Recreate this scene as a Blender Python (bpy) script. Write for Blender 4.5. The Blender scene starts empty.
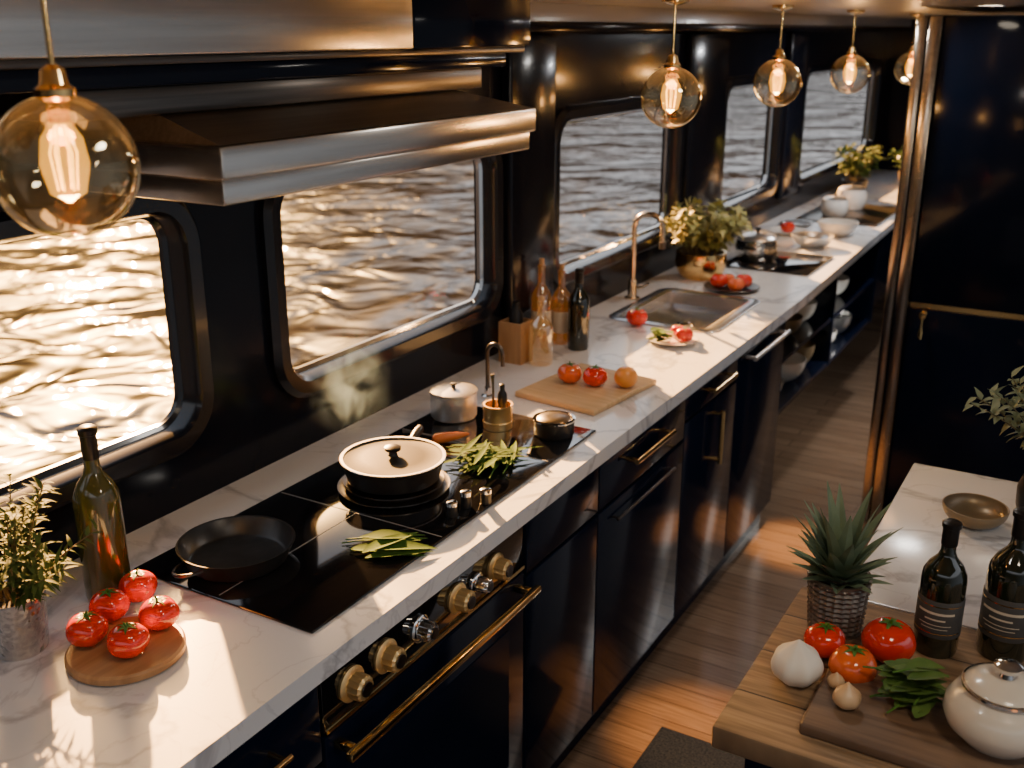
import bpy, bmesh, math, random
from mathutils import Vector, Matrix
random.seed(7)
sc=bpy.context.scene; COL=sc.collection
F0=1050.0; CX,CY,CZ=1.68,0.0,1.91
PITCH=math.radians(18.63); YAW=math.radians(30.3)
cp,sp,cy_,sy_=math.cos(PITCH),math.sin(PITCH),math.cos(YAW),math.sin(YAW)
WT=0.92
def ray(px,py):
    u=px-512; v=384-py; F=F0*cp+v*sp; Z=v*cp-F0*sp
    return u*cy_-F*sy_, u*sy_+F*cy_, Z
def at(px,py,z=WT):
    x,y,Z=ray(px,py); t=(z-CZ)/Z
    return CX+x*t, CY+y*t, t
def atx(px,py,x):
    rx,ry,rz=ray(px,py); t=(x-CX)/rx
    return CY+ry*t, CZ+rz*t
def hz(x,y,py):
    F=-(x-CX)*sy_+(y-CY)*cy_; k=(384-py)/F0
    return CZ+F*(k*cp-sp)/(cp+k*sp)
# ---------------------------------------------------------------- materials
def ramp(nt,fac,stops):
    r=nt.nodes.new('ShaderNodeValToRGB'); e=r.color_ramp.elements
    while len(e)<len(stops): e.new(0.5)
    for i,(p,c) in enumerate(stops):
        e[i].position=p; e[i].color=(c[0],c[1],c[2],1)
    nt.links.new(fac,r.inputs['Fac']); return r.outputs['Color']
def base_nodes(name):
    m=bpy.data.materials.new(name); m.use_nodes=True; nt=m.node_tree
    return m,nt,nt.nodes['Principled BSDF']
def coords(nt,stretch=(1,1,1)):
    tc=nt.nodes.new('ShaderNodeTexCoord'); mp=nt.nodes.new('ShaderNodeMapping')
    mp.inputs['Scale'].default_value=stretch
    nt.links.new(tc.outputs['Object'],mp.inputs['Vector']); return mp.outputs['Vector']
def noise(nt,vec,scale,detail=4,dist=0):
    n=nt.nodes.new('ShaderNodeTexNoise'); n.inputs['Scale'].default_value=scale
    n.inputs['Detail'].default_value=detail; n.inputs['Distortion'].default_value=dist
    nt.links.new(vec,n.inputs['Vector']); return n.outputs['Fac']
def bump(nt,h,p,strength,dist=0.01):
    b=nt.nodes.new('ShaderNodeBump'); b.inputs['Strength'].default_value=strength
    b.inputs['Distance'].default_value=dist
    nt.links.new(h,b.inputs['Height']); nt.links.new(b.outputs['Normal'],p.inputs['Normal'])
def M(name,c1,c2=None,rough=.5,metal=0,scale=8,bmp=0,coat=0,stretch=(1,1,1),detail=4,sub=0,bd=.004,spec=.5):
    m,nt,p=base_nodes(name)
    c2=c2 or tuple(min(1,c*1.25+.002) for c in c1)
    v=coords(nt,stretch); f=noise(nt,v,scale,detail)
    nt.links.new(ramp(nt,f,[(.3,c1),(.7,c2)]),p.inputs['Base Color'])
    p.inputs['Roughness'].default_value=rough; p.inputs['Metallic'].default_value=metal
    p.inputs['Coat Weight'].default_value=coat; p.inputs['Coat Roughness'].default_value=.08
    p.inputs['Specular IOR Level'].default_value=spec
    if sub:
        p.inputs['Subsurface Weight'].default_value=sub; p.inputs['Subsurface Scale'].default_value=.01
    if bmp: bump(nt,f,p,bmp,bd)
    return m
def marble(name):
    m,nt,p=base_nodes(name); v=coords(nt)
    f=noise(nt,v,1.4,7,1.2); f2=noise(nt,v,4.5,6,1.0); f3=noise(nt,v,1.1,3)
    W=(.76,.77,.79)
    a=ramp(nt,f,[(.475,(1,1,1)),(.497,(.62,.62,.64)),(.515,(1,1,1))])
    b=ramp(nt,f2,[(.485,(1,1,1)),(.5,(.84,.84,.85)),(.51,(1,1,1))])
    c=ramp(nt,f3,[(.3,(.68,.69,.71)),(.7,W)])
    for q in (a,b):
        mx=nt.nodes.new('ShaderNodeMixRGB'); mx.blend_type='MULTIPLY'; mx.inputs['Fac'].default_value=1
        nt.links.new(c,mx.inputs[1]); nt.links.new(q,mx.inputs[2]); c=mx.outputs['Color']
    nt.links.new(c,p.inputs['Base Color']); p.inputs['Roughness'].default_value=.16
    return m
def planks(name,c1,c2,mort,bw,rh,stretch,rough=.35,grain=(3,60,1),glo=(.62,.60,.58),bs=.15):
    m,nt,p=base_nodes(name); v=coords(nt,stretch)
    br=nt.nodes.new('ShaderNodeTexBrick'); br.inputs['Scale'].default_value=1
    br.inputs['Brick Width'].default_value=bw; br.inputs['Row Height'].default_value=rh
    br.inputs['Mortar Size'].default_value=.0018; br.inputs['Color1'].default_value=(*c1,1)
    br.inputs['Color2'].default_value=(*c2,1); br.inputs['Mortar'].default_value=(*mort,1)
    nt.links.new(v,br.inputs['Vector'])
    g=noise(nt,coords(nt,grain),2,6,.3); gr=ramp(nt,g,[(.35,glo),(.65,(1,1,1))])
    mx=nt.nodes.new('ShaderNodeMixRGB'); mx.blend_type='MULTIPLY'; mx.inputs['Fac'].default_value=.9
    nt.links.new(br.outputs['Color'],mx.inputs[1]); nt.links.new(gr,mx.inputs[2])
    nt.links.new(mx.outputs['Color'],p.inputs['Base Color']); p.inputs['Roughness'].default_value=rough
    bump(nt,g,p,bs,.002); return m
def thin_glass(name,tint,refl=.35,base=.04,glow=None,gcol=(1,1,1)):
    m=bpy.data.materials.new(name); m.use_nodes=True; nt=m.node_tree; nt.nodes.clear()
    o=nt.nodes.new('ShaderNodeOutputMaterial'); mx=nt.nodes.new('ShaderNodeMixShader')
    t=nt.nodes.new('ShaderNodeBsdfTransparent'); g=nt.nodes.new('ShaderNodeBsdfGlossy')
    v=coords(nt); n=noise(nt,v,20)
    nt.links.new(ramp(nt,n,[(.3,tint),(.7,tuple(c*.97 for c in tint))]),t.inputs['Color'])
    g.inputs['Roughness'].default_value=.03; g.inputs['Color'].default_value=(*gcol,1)
    lw=nt.nodes.new('ShaderNodeLayerWeight'); lw.inputs['Blend'].default_value=.35
    ml=nt.nodes.new('ShaderNodeMath'); ml.operation='MULTIPLY_ADD'; ml.inputs[1].default_value=refl; ml.inputs[2].default_value=base
    nt.links.new(lw.outputs['Facing'],ml.inputs[0]); nt.links.new(ml.outputs[0],mx.inputs[0])
    nt.links.new(t.outputs[0],mx.inputs[1]); nt.links.new(g.outputs[0],mx.inputs[2])
    s=mx.outputs[0]
    if glow:
        e=nt.nodes.new('ShaderNodeEmission'); e.inputs['Color'].default_value=(*glow[0],1); e.inputs['Strength'].default_value=glow[1]
        ad=nt.nodes.new('ShaderNodeAddShader'); nt.links.new(s,ad.inputs[0]); nt.links.new(e.outputs[0],ad.inputs[1]); s=ad.outputs[0]
    nt.links.new(s,o.inputs['Surface']); return m
def emit(name,c,s):
    m,nt,p=base_nodes(name); v=coords(nt); f=noise(nt,v,30)
    nt.links.new(ramp(nt,f,[(.3,c),(.7,tuple(k*.9 for k in c))]),p.inputs['Emission Color'])
    p.inputs['Emission Strength'].default_value=s; p.inputs['Base Color'].default_value=(*c,1); return m
def water_mat():
    m,nt,p=base_nodes('river_water'); v=coords(nt,(1,1,1))
    a=noise(nt,v,.46,2,.5); b=noise(nt,v,1.35,2,.8)
    ad=nt.nodes.new('ShaderNodeMath'); ad.operation='MULTIPLY_ADD'; ad.inputs[1].default_value=.42
    nt.links.new(b,ad.inputs[0]); nt.links.new(a,ad.inputs[2])
    nt.links.new(ramp(nt,a,[(.3,(.008,.007,.005)),(.7,(.016,.013,.009))]),p.inputs['Base Color'])
    p.inputs['Roughness'].default_value=.05; p.inputs['IOR'].default_value=1.75
    bump(nt,ad.outputs[0],p,1.0,.25); return m
def steam_mat():
    m=bpy.data.materials.new('steam_vapour'); m.use_nodes=True; nt=m.node_tree; nt.nodes.clear()
    o=nt.nodes.new('ShaderNodeOutputMaterial'); pv=nt.nodes.new('ShaderNodeVolumePrincipled')
    v=coords(nt,(1,1,.8)); f=noise(nt,v,17,2,.9)
    tc=nt.nodes.new('ShaderNodeTexCoord'); ln=nt.nodes.new('ShaderNodeVectorMath'); ln.operation='MULTIPLY'; ln.inputs[1].default_value=(1/.12,1/.12,1/.15)
    nt.links.new(tc.outputs['Object'],ln.inputs[0]); le=nt.nodes.new('ShaderNodeVectorMath'); le.operation='LENGTH'; nt.links.new(ln.outputs[0],le.inputs[0])
    fall=nt.nodes.new('ShaderNodeMapRange'); fall.interpolation_type='SMOOTHERSTEP'; fall.inputs['From Min'].default_value=.97; fall.inputs['From Max'].default_value=.0
    fall.inputs['To Min'].default_value=0; fall.inputs['To Max'].default_value=1
    nt.links.new(le.outputs['Value'],fall.inputs['Value'])
    r=nt.nodes.new('ShaderNodeMapRange'); r.inputs['From Min'].default_value=.44; r.inputs['From Max'].default_value=.72; r.inputs['To Max'].default_value=6
    nt.links.new(f,r.inputs['Value']); ml=nt.nodes.new('ShaderNodeMath'); ml.operation='MULTIPLY'
    nt.links.new(r.outputs['Result'],ml.inputs[0]); nt.links.new(fall.outputs['Result'],ml.inputs[1])
    nt.links.new(ml.outputs[0],pv.inputs['Density']); pv.inputs['Color'].default_value=(.42,.66,1,1); pv.inputs['Anisotropy'].default_value=.2
    nt.links.new(pv.outputs[0],o.inputs['Volume']); return m
MT={}
MT['black']=M('navy_black_lacquer',(.003,.006,.016),(.005,.008,.021),.12,0,3,coat=.06,spec=.11)
MT['wallblack']=M('wall_black_gloss',(.005,.006,.011),(.008,.009,.014),.16,0,2,coat=.1,spec=.16)
MT['frame']=M('window_frame_black',(.005,.006,.010),(.009,.010,.014),.22,0,4,coat=.3)
MT['steel']=M('brushed_steel',(.82,.83,.85),(.90,.91,.92),.36,.75,3,stretch=(40,1,40),bmp=.03)
MT['sinksteel']=M('sink_steel',(.50,.51,.53),(.62,.63,.65),.27,1,3,stretch=(40,1,40),bmp=.03)
MT['champagne']=M('champagne_metal',(.66,.54,.38),(.78,.65,.47),.2,1,4)
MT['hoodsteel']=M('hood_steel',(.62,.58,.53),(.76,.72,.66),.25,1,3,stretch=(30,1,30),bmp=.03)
MT['bronze']=M('edge_steel',(.33,.285,.24),(.44,.385,.33),.2,1,3,stretch=(30,1,30),bmp=.03)
MT['darksteel']=M('dark_steel',(.10,.09,.08),(.16,.14,.125),.3,1,3,stretch=(40,1,40))
MT['seam']=M('printed_line',(.30,.29,.28),(.36,.35,.34),.4,0,9)
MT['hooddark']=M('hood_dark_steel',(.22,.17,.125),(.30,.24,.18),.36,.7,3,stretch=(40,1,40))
MT['lid']=M('grey_lid_metal',(.012,.011,.010),(.019,.0175,.016),.5,.0,4,spec=.12)
MT['chrome']=M('chrome',(.72,.70,.67),(.8,.78,.75),.08,1,5)
MT['brass']=M('polished_brass',(.80,.52,.20),(.90,.62,.27),.16,1,6)
MT['brightbrass']=M('satin_brass',(.86,.58,.24),(.94,.68,.32),.36,.85,6)
MT['glassblack']=M('cooktop_glass',(.004,.004,.005),(.007,.007,.008),.04,0,4,coat=1)
MT['iron']=M('cast_iron',(.014,.014,.015),(.026,.025,.025),.36,.3,40,bmp=.1)
MT['paniron']=M('pan_iron',(.035,.034,.033),(.06,.058,.056),.33,.6,30,bmp=.08)
MT['alu']=M('aluminium',(.70,.69,.67),(.80,.79,.77),.3,.95,4,stretch=(1,1,30))
MT['marble']=marble('white_marble')
MT['floor']=planks('floor_planks',(.19,.122,.078),(.27,.18,.118),(.075,.048,.031),.9,.085,(1,1,1),.24)
MT['table']=planks('table_planks',(.25,.155,.085),(.37,.25,.145),(.03,.018,.01),1.6,.13,(1,1,1),.6,(2.5,38,1),(.40,.37,.34),.6)
MT['wood']=M('light_wood',(.50,.32,.15),(.66,.45,.24),.5,0,3,stretch=(2,22,2),bmp=.1)
MT['board']=M('brown_wood',(.34,.18,.08),(.48,.28,.13),.5,0,3,stretch=(22,2,2),bmp=.1)
MT['darkboard']=M('dark_wood',(.095,.056,.034),(.19,.12,.075),.55,0,3,stretch=(2,26,2),bmp=.2)
MT['red']=M('tomato_skin',(.62,.020,.010),(.78,.05,.018),.14,0,5,coat=.5)
MT['red2']=M('tomato_orange',(.70,.09,.02),(.80,.17,.035),.16,0,5,coat=.5)
MT['orange']=M('orange_skin',(.80,.28,.05),(.88,.38,.08),.3,0,30,bmp=.05)
MT['calyx']=M('calyx_green',(.05,.13,.02),(.10,.22,.04),.55,spec=.2)
MT['leaf']=M('leaf_green',(.045,.095,.015),(.12,.20,.045),.5,0,14,spec=.3)
MT['sage']=M('herb_leaf',(.026,.075,.010),(.075,.155,.028),.75,0,14,spec=.06)
MT['greygreen']=M('greygreen_leaf',(.12,.15,.08),(.28,.31,.18),.55,0,14,spec=.3)
MT['olive']=M('rosemary_leaf',(.045,.080,.016),(.12,.165,.042),.65,0,14,spec=.1)
MT['lettuce']=M('pale_herb_leaf',(.26,.28,.08),(.52,.48,.20),.5,0,10,spec=.3)
MT['pine']=M('pineapple_leaf',(.10,.15,.09),(.24,.31,.20),.5,0,10,spec=.3)
MT['stem']=M('stem_brown',(.10,.07,.025),(.17,.13,.05),.6)
MT['bottle']=M('dark_bottle_glass',(.004,.006,.003),(.012,.014,.005),.05,0,3,coat=1)
MT['bottlegreen']=M('green_bottle_glass',(.050,.052,.009),(.095,.085,.016),.06,0,3,coat=1)
MT['foil']=M('bottle_foil',(.012,.011,.012),(.02,.018,.018),.3,.4,6)
MT['cork']=M('cork',(.45,.27,.13),(.58,.38,.2),.7,0,40,bmp=.2)
MT['paper']=M('dark_paper_label',(.045,.043,.042),(.07,.067,.064),.6,0,20)
MT['palepaper']=M('pale_paper_label',(.55,.47,.36),(.65,.56,.44),.6,0,20)
MT['amber']=thin_glass('amber_bottle_glass',(.66,.34,.08),.6,.14,((1,.42,.08),.05))  # faint amber emission added so the bottles look luminous
MT['clear']=thin_glass('pale_bottle_glass',(.80,.62,.38),.65,.16,((1,.55,.2),.06))  # a little warm emission put into the glass to make it look lit
MT['pane']=thin_glass('window_glass',(.98,.98,.97),.10,.01)
MT['globe']=thin_glass('globe_glass',(1.0,.985,.95),1.0,.10,((1,.5,.06),.008),(1,.86,.6))
MT['filament']=emit('filament_glow',(1,.62,.10),7)
MT['bulb']=thin_glass('bulb_amber_glass',(1.0,.80,.38),.3,.04,((1,.47,.04),.8))
MT['lens']=emit('downlight_glow',(1,.85,.65),25)
MT['white']=M('white_ceramic',(.72,.69,.64),(.80,.77,.72),.18,0,4,coat=.4)
MT['cream']=M('cream_ceramic',(.60,.54,.45),(.72,.66,.57),.22,0,6,coat=.4)
MT['garlic']=M('garlic_skin',(.74,.68,.58),(.86,.82,.74),.5,0,12,stretch=(1,1,.2))
MT['onion']=M('onion_skin',(.50,.30,.15),(.68,.48,.28),.4,0,14,stretch=(1,1,.2))
MT['bowl']=M('bronze_bowl_glaze',(.16,.11,.06),(.33,.24,.14),.35,.4,7)
MT['weave']=M('woven_pot',(.12,.10,.085),(.26,.22,.18),.4,.7,60,bmp=.4)
MT['hammer']=M('hammered_silver',(.62,.60,.57),(.70,.68,.65),.2,1,110,bmp=.5,detail=0,bd=.004)
MT['soil']=M('soil',(.02,.014,.009),(.05,.035,.02),.9,0,60,bmp=.4)
MT['ceil']=M('ceiling_panel',(.25,.245,.24),(.31,.30,.295),.28,.1,1.5,coat=.2)
MT['mat']=M('woven_mat',(.006,.010,.022),(.030,.038,.060),.9,0,160,bmp=.6,spec=.1)
MT['carrot']=M('carrot_skin',(.70,.14,.02),(.82,.25,.05),.4,0,12)
MT['water']=water_mat(); MT['steam']=steam_mat()
# ---------------------------------------------------------------- mesh helpers
def NB(): return bmesh.new()
def box(bm,x0,x1,y0,y1,z0,z1,bev=0,seg=2,x1b=None):
    vs=[bm.verts.new(((x1b if (x1b is not None and x==x1 and y==y1) else x),y,z)) for x in (x0,x1) for y in (y0,y1) for z in (z0,z1)]
    fs=[bm.faces.new([vs[i] for i in q]) for q in ((0,1,3,2),(4,6,7,5),(0,4,5,1),(2,3,7,6),(0,2,6,4),(1,5,7,3))]
    if bev:
        es=list({e for f in fs for e in f.edges})
        bmesh.ops.bevel(bm,geom=es,offset=bev,segments=seg,affect='EDGES',profile=.5)
    return bm
def lathe(bm,prof,seg=40,c=(0,0,0),axis='z',fn=None):
    rings=[]
    for r,z in prof:
        n=1 if r<1e-6 else seg; ring=[]
        for i in range(n):
            a=2*math.pi*i/seg; rr_=r; zz=z
            if fn: rr_,zz=fn(a,r,z)
            p=(rr_*math.cos(a),rr_*math.sin(a),zz)
            if axis=='x': p=(p[2],p[0],p[1])
            elif axis=='y': p=(p[0],p[2],p[1])
            ring.append(bm.verts.new((p[0]+c[0],p[1]+c[1],p[2]+c[2])))
        rings.append(ring)
    for A,B in zip(rings,rings[1:]):
        if len(A)==1 and len(B)==1: continue
        for i in range(seg):
            j=(i+1)%seg
            if len(A)==1: bm.faces.new((A[0],B[i],B[j]))
            elif len(B)==1: bm.faces.new((A[i],A[j],B[0]))
            else: bm.faces.new((A[i],A[j],B[j],B[i]))
    return bm
def tube(bm,pts,rad,seg=10):
    pts=[Vector(p) for p in pts]; n=len(pts)
    rad=rad if isinstance(rad,(list,tuple)) else [rad]*n
    d=(pts[1]-pts[0]).normalized(); u=d.orthogonal().normalized(); rings=[]
    for i,p in enumerate(pts):
        t=(pts[min(i+1,n-1)]-pts[max(i-1,0)]).normalized()
        u=(u-t*u.dot(t)).normalized(); w=t.cross(u)
        rings.append([bm.verts.new(p+(u*math.cos(2*math.pi*k/seg)+w*math.sin(2*math.pi*k/seg))*rad[i]) for k in range(seg)])
    for A,B in zip(rings,rings[1:]):
        for i in range(seg): bm.faces.new((A[i],A[(i+1)%seg],B[(i+1)%seg],B[i]))
    bm.faces.new(rings[0][::-1]); bm.faces.new(rings[-1]); return bm
def leaf(bm,p,d,L,W,bend=.2,seg=5,up=Vector((0,0,1)),fold=.25,shape=.6):
    p=Vector(p); d=Vector(d).normalized(); s=d.cross(up)
    if s.length<1e-3: s=d.cross(Vector((1,0,0)))
    s.normalize(); n=s.cross(d).normalized(); rows=[]
    for i in range(seg+1):
        t=i/seg
        if shape<0: w=W*.5*(1-t)**.75
        else: w=W*.5*math.sin(math.pi*min(1,t**shape*.96+.04))
        if i==seg: w=W*.02
        c=p+d*(L*t)-n*(bend*L*t*t)
        rows.append([bm.verts.new(c+s*w+n*w*fold),bm.verts.new(c),bm.verts.new(c-s*w+n*w*fold)])
    for A,B in zip(rows,rows[1:]):
        bm.faces.new((A[0],A[1],B[1],B[0])); bm.faces.new((A[1],A[2],B[2],B[1]))
def rr(a0,a1,b0,b1,r,k=8):
    out=[]
    for ci,(ca,cb,s) in enumerate(((a1-r,b1-r,0),(a0+r,b1-r,90),(a0+r,b0+r,180),(a1-r,b0+r,270))):
        for j in range(k+1):
            g=math.radians(s+90*j/k); out.append((ca+r*math.cos(g),cb+r*math.sin(g),ci))
    return out
def ring_plate(bm,rect,hole,r,d0,d1,mp):
    a0,a1,b0,b1=rect; H=rr(*hole,r); Cn=[(a1,b1),(a0,b1),(a0,b0),(a1,b0)]; S=[]
    for d in (d0,d1):
        hv=[bm.verts.new(mp(a,b,d)) for a,b,_ in H]; cv=[bm.verts.new(mp(a,b,d)) for a,b in Cn]; S.append((hv,cv))
        for i in range(len(H)):
            j=(i+1)%len(H); ci,cj=H[i][2],H[j][2]
            if ci==cj: bm.faces.new((cv[ci],hv[i],hv[j]))
            else: bm.faces.new((cv[ci],hv[i],hv[j],cv[cj]))
    (h0,c0),(h1,c1)=S
    for i in range(len(H)):
        j=(i+1)%len(H); bm.faces.new((h0[i],h0[j],h1[j],h1[i]))
    for i in range(4):
        j=(i+1)%4; bm.faces.new((c0[i],c0[j],c1[j],c1[i]))
def sweep_rr(bm,hole,r,prof,mp,closed=True):
    L=[]
    for off,d in prof:
        L.append([bm.verts.new(mp(a,b,d)) for a,b,_ in rr(hole[0]-off,hole[1]+off,hole[2]-off,hole[3]+off,max(.004,r+off))])
    n=len(L[0])
    pr=list(zip(L,L[1:]+[L[0]])) if closed else list(zip(L,L[1:]))
    for A,B in pr:
        for i in range(n): bm.faces.new((A[i],A[(i+1)%n],B[(i+1)%n],B[i]))
    return L
def org(o):
    v=Vector((0,0,0))
    while o: v+=o.location; o=o.parent
    return v
def fin(name,bm,mat,parent=None,loc=(0,0,0),rot=(0,0,0),world=False,ang=38,recalc=True):
    if world and parent: bmesh.ops.translate(bm,verts=bm.verts,vec=-org(parent))
    if recalc: bmesh.ops.recalc_face_normals(bm,faces=bm.faces)
    me=bpy.data.meshes.new(name); bm.to_mesh(me); bm.free()
    me.materials.append(MT[mat]); me.polygons.foreach_set('use_smooth',[True]*len(me.polygons))
    me.set_sharp_from_angle(angle=math.radians(ang))
    o=bpy.data.objects.new(name,me); COL.objects.link(o); o.location=loc; o.rotation_euler=rot
    if parent: o.parent=parent
    return o
def tag(o,label,cat,group=None,kind=None):
    o['label']=label; o['category']=cat
    if group: o['group']=group
    if kind: o['kind']=kind
    return o
def thing(name,label,cat,loc,rz=0,group=None):
    o=bpy.data.objects.new(name,None); COL.objects.link(o); o.location=loc; o.rotation_euler=(0,0,rz)
    o.empty_display_size=.05
    return tag(o,label,cat,group)
def struct(name,bm,mat,parent=None,**k):
    o=fin(name,bm,mat,parent,**k)
    if not parent: o['kind']='structure'
    return o
WM=lambda a,b,d:(d,a,b)
HM=lambda a,b,d:(a,b,d)
# ---------------------------------------------------------------- room shell
CEIL=1.985; YE=8.25
WIN=[(.58,1.50,1.10,1.56),(1.80,2.735,1.105,1.575),(3.16,4.225,1.11,1.615),(4.80,5.66,1.11,1.65),(6.12,8.0,1.10,1.67)]
BAY=[(.40,1.65),(1.65,2.95),(2.95,4.5),(4.5,5.9),(5.9,YE)]
bm=NB(); box(bm,-.06,0,-.6,.40,0,CEIL)
for w,b in zip(WIN,BAY):
    g=.011; ring_plate(bm,(b[0],b[1],0,CEIL),(w[0]-g,w[1]+g,w[2]-g,w[3]+g),.07+g,-.06,0,WM)
struct('wall_left',bm,'wallblack')
for i,w in enumerate(WIN):
    bm=NB(); sweep_rr(bm,w,.07,[(0,-.05),(0,.010),(.010,.026),(.040,.028),(.054,.014),(.054,.0005),(.010,.0005),(.010,-.05)],WM)
    fr=struct('window_%d'%(i+1),bm,'frame')
    bm=NB(); sweep_rr(bm,w,.07,[(-.010,-.040),(-.010,-.028),(-.0005,-.022),(-.0005,-.042)],WM)
    fin('gasket',bm,'chrome' if i else 'frame',fr)
    bm=NB(); bm.faces.new([bm.verts.new((-.034,a,b)) for a,b,_ in rr(w[0]+.009,w[1]-.009,w[2]+.009,w[3]-.009,.062)])
    fin('pane',bm,'pane',fr)
for i,(y0,y1) in enumerate(((2.80,3.095),(4.29,4.735),(5.725,6.055))):
    bm=NB(); box(bm,0.0005,.04,y0,y1,1.03,1.90,.012,3); struct('trim_%d'%(i+1),bm,'wallblack')
bm=NB(); box(bm,.0005,.16,2.37,YE-.01,1.905,1.934,.006,2); struct('trim_4',bm,'wallblack')
bm=NB(); box(bm,.0005,.15,2.37,YE-.01,1.9345,CEIL-.001); struct('trim_5',bm,'ceil')
bm=NB(); box(bm,-.06,3.0,-.6,YE+.12,-.06,0); struct('floor',bm,'floor')
bm=NB(); box(bm,-.06,3.0,-.6,YE+.12,CEIL,CEIL+.06); struct('ceiling',bm,'ceil')
bm=NB(); box(bm,-.06,3.0,YE,YE+.12,0,CEIL); struct('wall_far',bm,'wallblack')
bm=NB(); vs=[bm.verts.new(p) for p in ((-260,-160,-.75),(-.6,-160,-.75),(-.6,260,-.75),(-260,260,-.75))]; bm.faces.new(vs)
w=fin('river_water',bm,'water'); tag(w,'rippling river water glittering gold outside the windows','water',kind='stuff')
# ---------------------------------------------------------------- worktop and cabinets
bm=NB(); box(bm,.0015,.65,.1,3.25,.88,WT); ring_plate(bm,(.0015,.65,3.25,3.98),(.153,.487,3.383,3.857),.008,.88,WT,HM); box(bm,.0015,.65,3.98,YE-.002,.88,WT,x1b=.53)
bmesh.ops.remove_doubles(bm,verts=bm.verts,dist=1e-5)
tag(fin('worktop',bm,'marble'),'long white grey-veined marble worktop running under the windows','worktop')
def bar_handle(parent,y0,y1,z,mat,x=.625,out=.035,rad=.006,vertical=False,z1=None):
    bm=NB()
    if vertical:
        tube(bm,[(x+out,y0,z-.012),(x+out,y0,z1+.012)],rad)
        for q in (z,z1): tube(bm,[(x,y0,q),(x+out,y0,q)],rad*.8)
    else:
        tube(bm,[(x+out,y0-.012,z),(x+out,y1+.012,z)],rad)
        for q in (y0,y1): tube(bm,[(x,q,z),(x+out,q,z)],rad*.8)
    return fin('handle',bm,mat,parent,world=True)
def cabinet(y0,y1,label,fronts,cat='cabinet',name='base_cabinet',top=.879,dx=0,z0b=.09):
    r=thing(name,label,cat,(.3,(y0+y1)/2,0))
    bm=NB(); box(bm,.0015,.602-dx,y0+.001,y1-.001,z0b,top); fin('body',bm,'black',r,world=True)
    if z0b<.1:
        bm=NB(); box(bm,.05,.585-dx,y0+.001,y1-.001,0,.09); fin('plinth',bm,'black',r,world=True)
    for (kind,a,b,z0,z1,hd) in fronts:
        bm=NB(); box(bm,.6025-dx,.625-dx,a+.003,b-.003,z0,z1,.003); f=fin(kind,bm,'black',r,world=True)
        if hd: bar_handle(f,**hd)
    return r
hy,hzz=atx(262,755,.66)
cabinet(.12,1.155,'black drawer cabinet at the near end, left of the oven',[('drawer',.12,.62,.70,.87,None),('drawer',.62,1.155,.70,.87,dict(y0=hy-.05,y1=hy+.05,z=.80,mat='brass')),('door',.12,.62,.10,.69,None),('door',.62,1.155,.10,.69,None)])
cabinet(1.868,2.25,'narrow black cabinet right beside the oven, without handles',[('drawer',1.868,2.25,.725,.87,None),('door',1.868,2.25,.10,.715,None)])
cabinet(2.25,2.85,'black cabinet with a brass drawer pull above a grey door pull',[('drawer',2.25,2.85,.725,.87,dict(y0=2.42,y1=2.66,z=.815,mat='brass',rad=.008)),('door',2.25,2.85,.10,.715,dict(y0=2.34,y1=2.72,z=.675,mat='darksteel',rad=.004,out=.02))])
cabinet(2.85,3.33,'black cabinet with an upright brass door pull, beside the sink',[('drawer',2.85,3.33,.78,.87,dict(y0=3.02,y1=3.2,z=.835,mat='brass',rad=.008)),('door',2.85,3.33,.10,.77,dict(y0=3.10,y1=3.10,z=.57,z1=.73,mat='brass',rad=.008,vertical=True))])
cabinet(3.33,3.89,'black cabinet below the steel sink with a long steel pull',[('door',3.33,3.89,.10,.87,dict(y0=3.42,y1=3.8,z=.835,mat='steel',rad=.008))],top=.74)
r=thing('shelf_unit','open black hanging shelf unit holding bowls under the worktop','shelves',(.3,4.8,.42))
for q in (3.892,4.79,5.678):
    bm=NB(); box(bm,.03,.595,q,q+.02,0.42,.879); fin('side_panel',bm,'black',r,world=True)
for q in (.42,.64):
    for a,b in ((3.912,4.79),(4.81,5.678)):
        bm=NB(); box(bm,.03,.59,a,b,q,q+.02); fin('shelf',bm,'black',r,world=True)
bm=NB(); box(bm,.0015,.029,3.892,5.698,.42,.879); fin('back_panel',bm,'black',r,world=True)
fc=cabinet(5.70,YE-.003,'black raised cabinet at the far end beyond the open shelves',[('door',5.70,6.9,.43,.87,None),('door',6.9,YE-.01,.43,.87,None)],dx=.10,z0b=.42)
for q in (.06,.43):
    bm=NB(); box(bm,q,q+.04,8.10,8.14,0,.42); fin('leg',bm,'black',fc,world=True)
# oven
ov=thing('oven','black built-in oven with brass knobs and a long brass handle','oven',(.3,1.51,0))
bm=NB(); box(bm,.03,.598,1.158,1.866,.09,.879); fin('body',bm,'black',ov,world=True)
bm=NB(); box(bm,.05,.585,1.158,1.866,0,.09); fin('plinth',bm,'black',ov,world=True)
bm=NB(); box(bm,.5985,.622,1.162,1.862,.745,.872,.004); fin('control_panel',bm,'glassblack',ov,world=True)
bm=NB(); box(bm,.5985,.624,1.162,1.862,.11,.738,.004); d=fin('door',bm,'black',ov,world=True)
bm=NB(); box(bm,.6242,.626,1.24,1.79,.25,.62); fin('door_window',bm,'black',d,world=True)
bm=NB(); box(bm,.664,.680,1.165,1.845,.706,.724,.004)
for q in (1.19,1.82): box(bm,.6245,.664,q-.008,q+.008,.707,.723,.003)
fin('handle',bm,'brass',d,world=True)
bm=NB(); box(bm,.6225,.626,1.165,1.86,.745,.753); fin('trim_strip',bm,'brass',ov,world=True)
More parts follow.
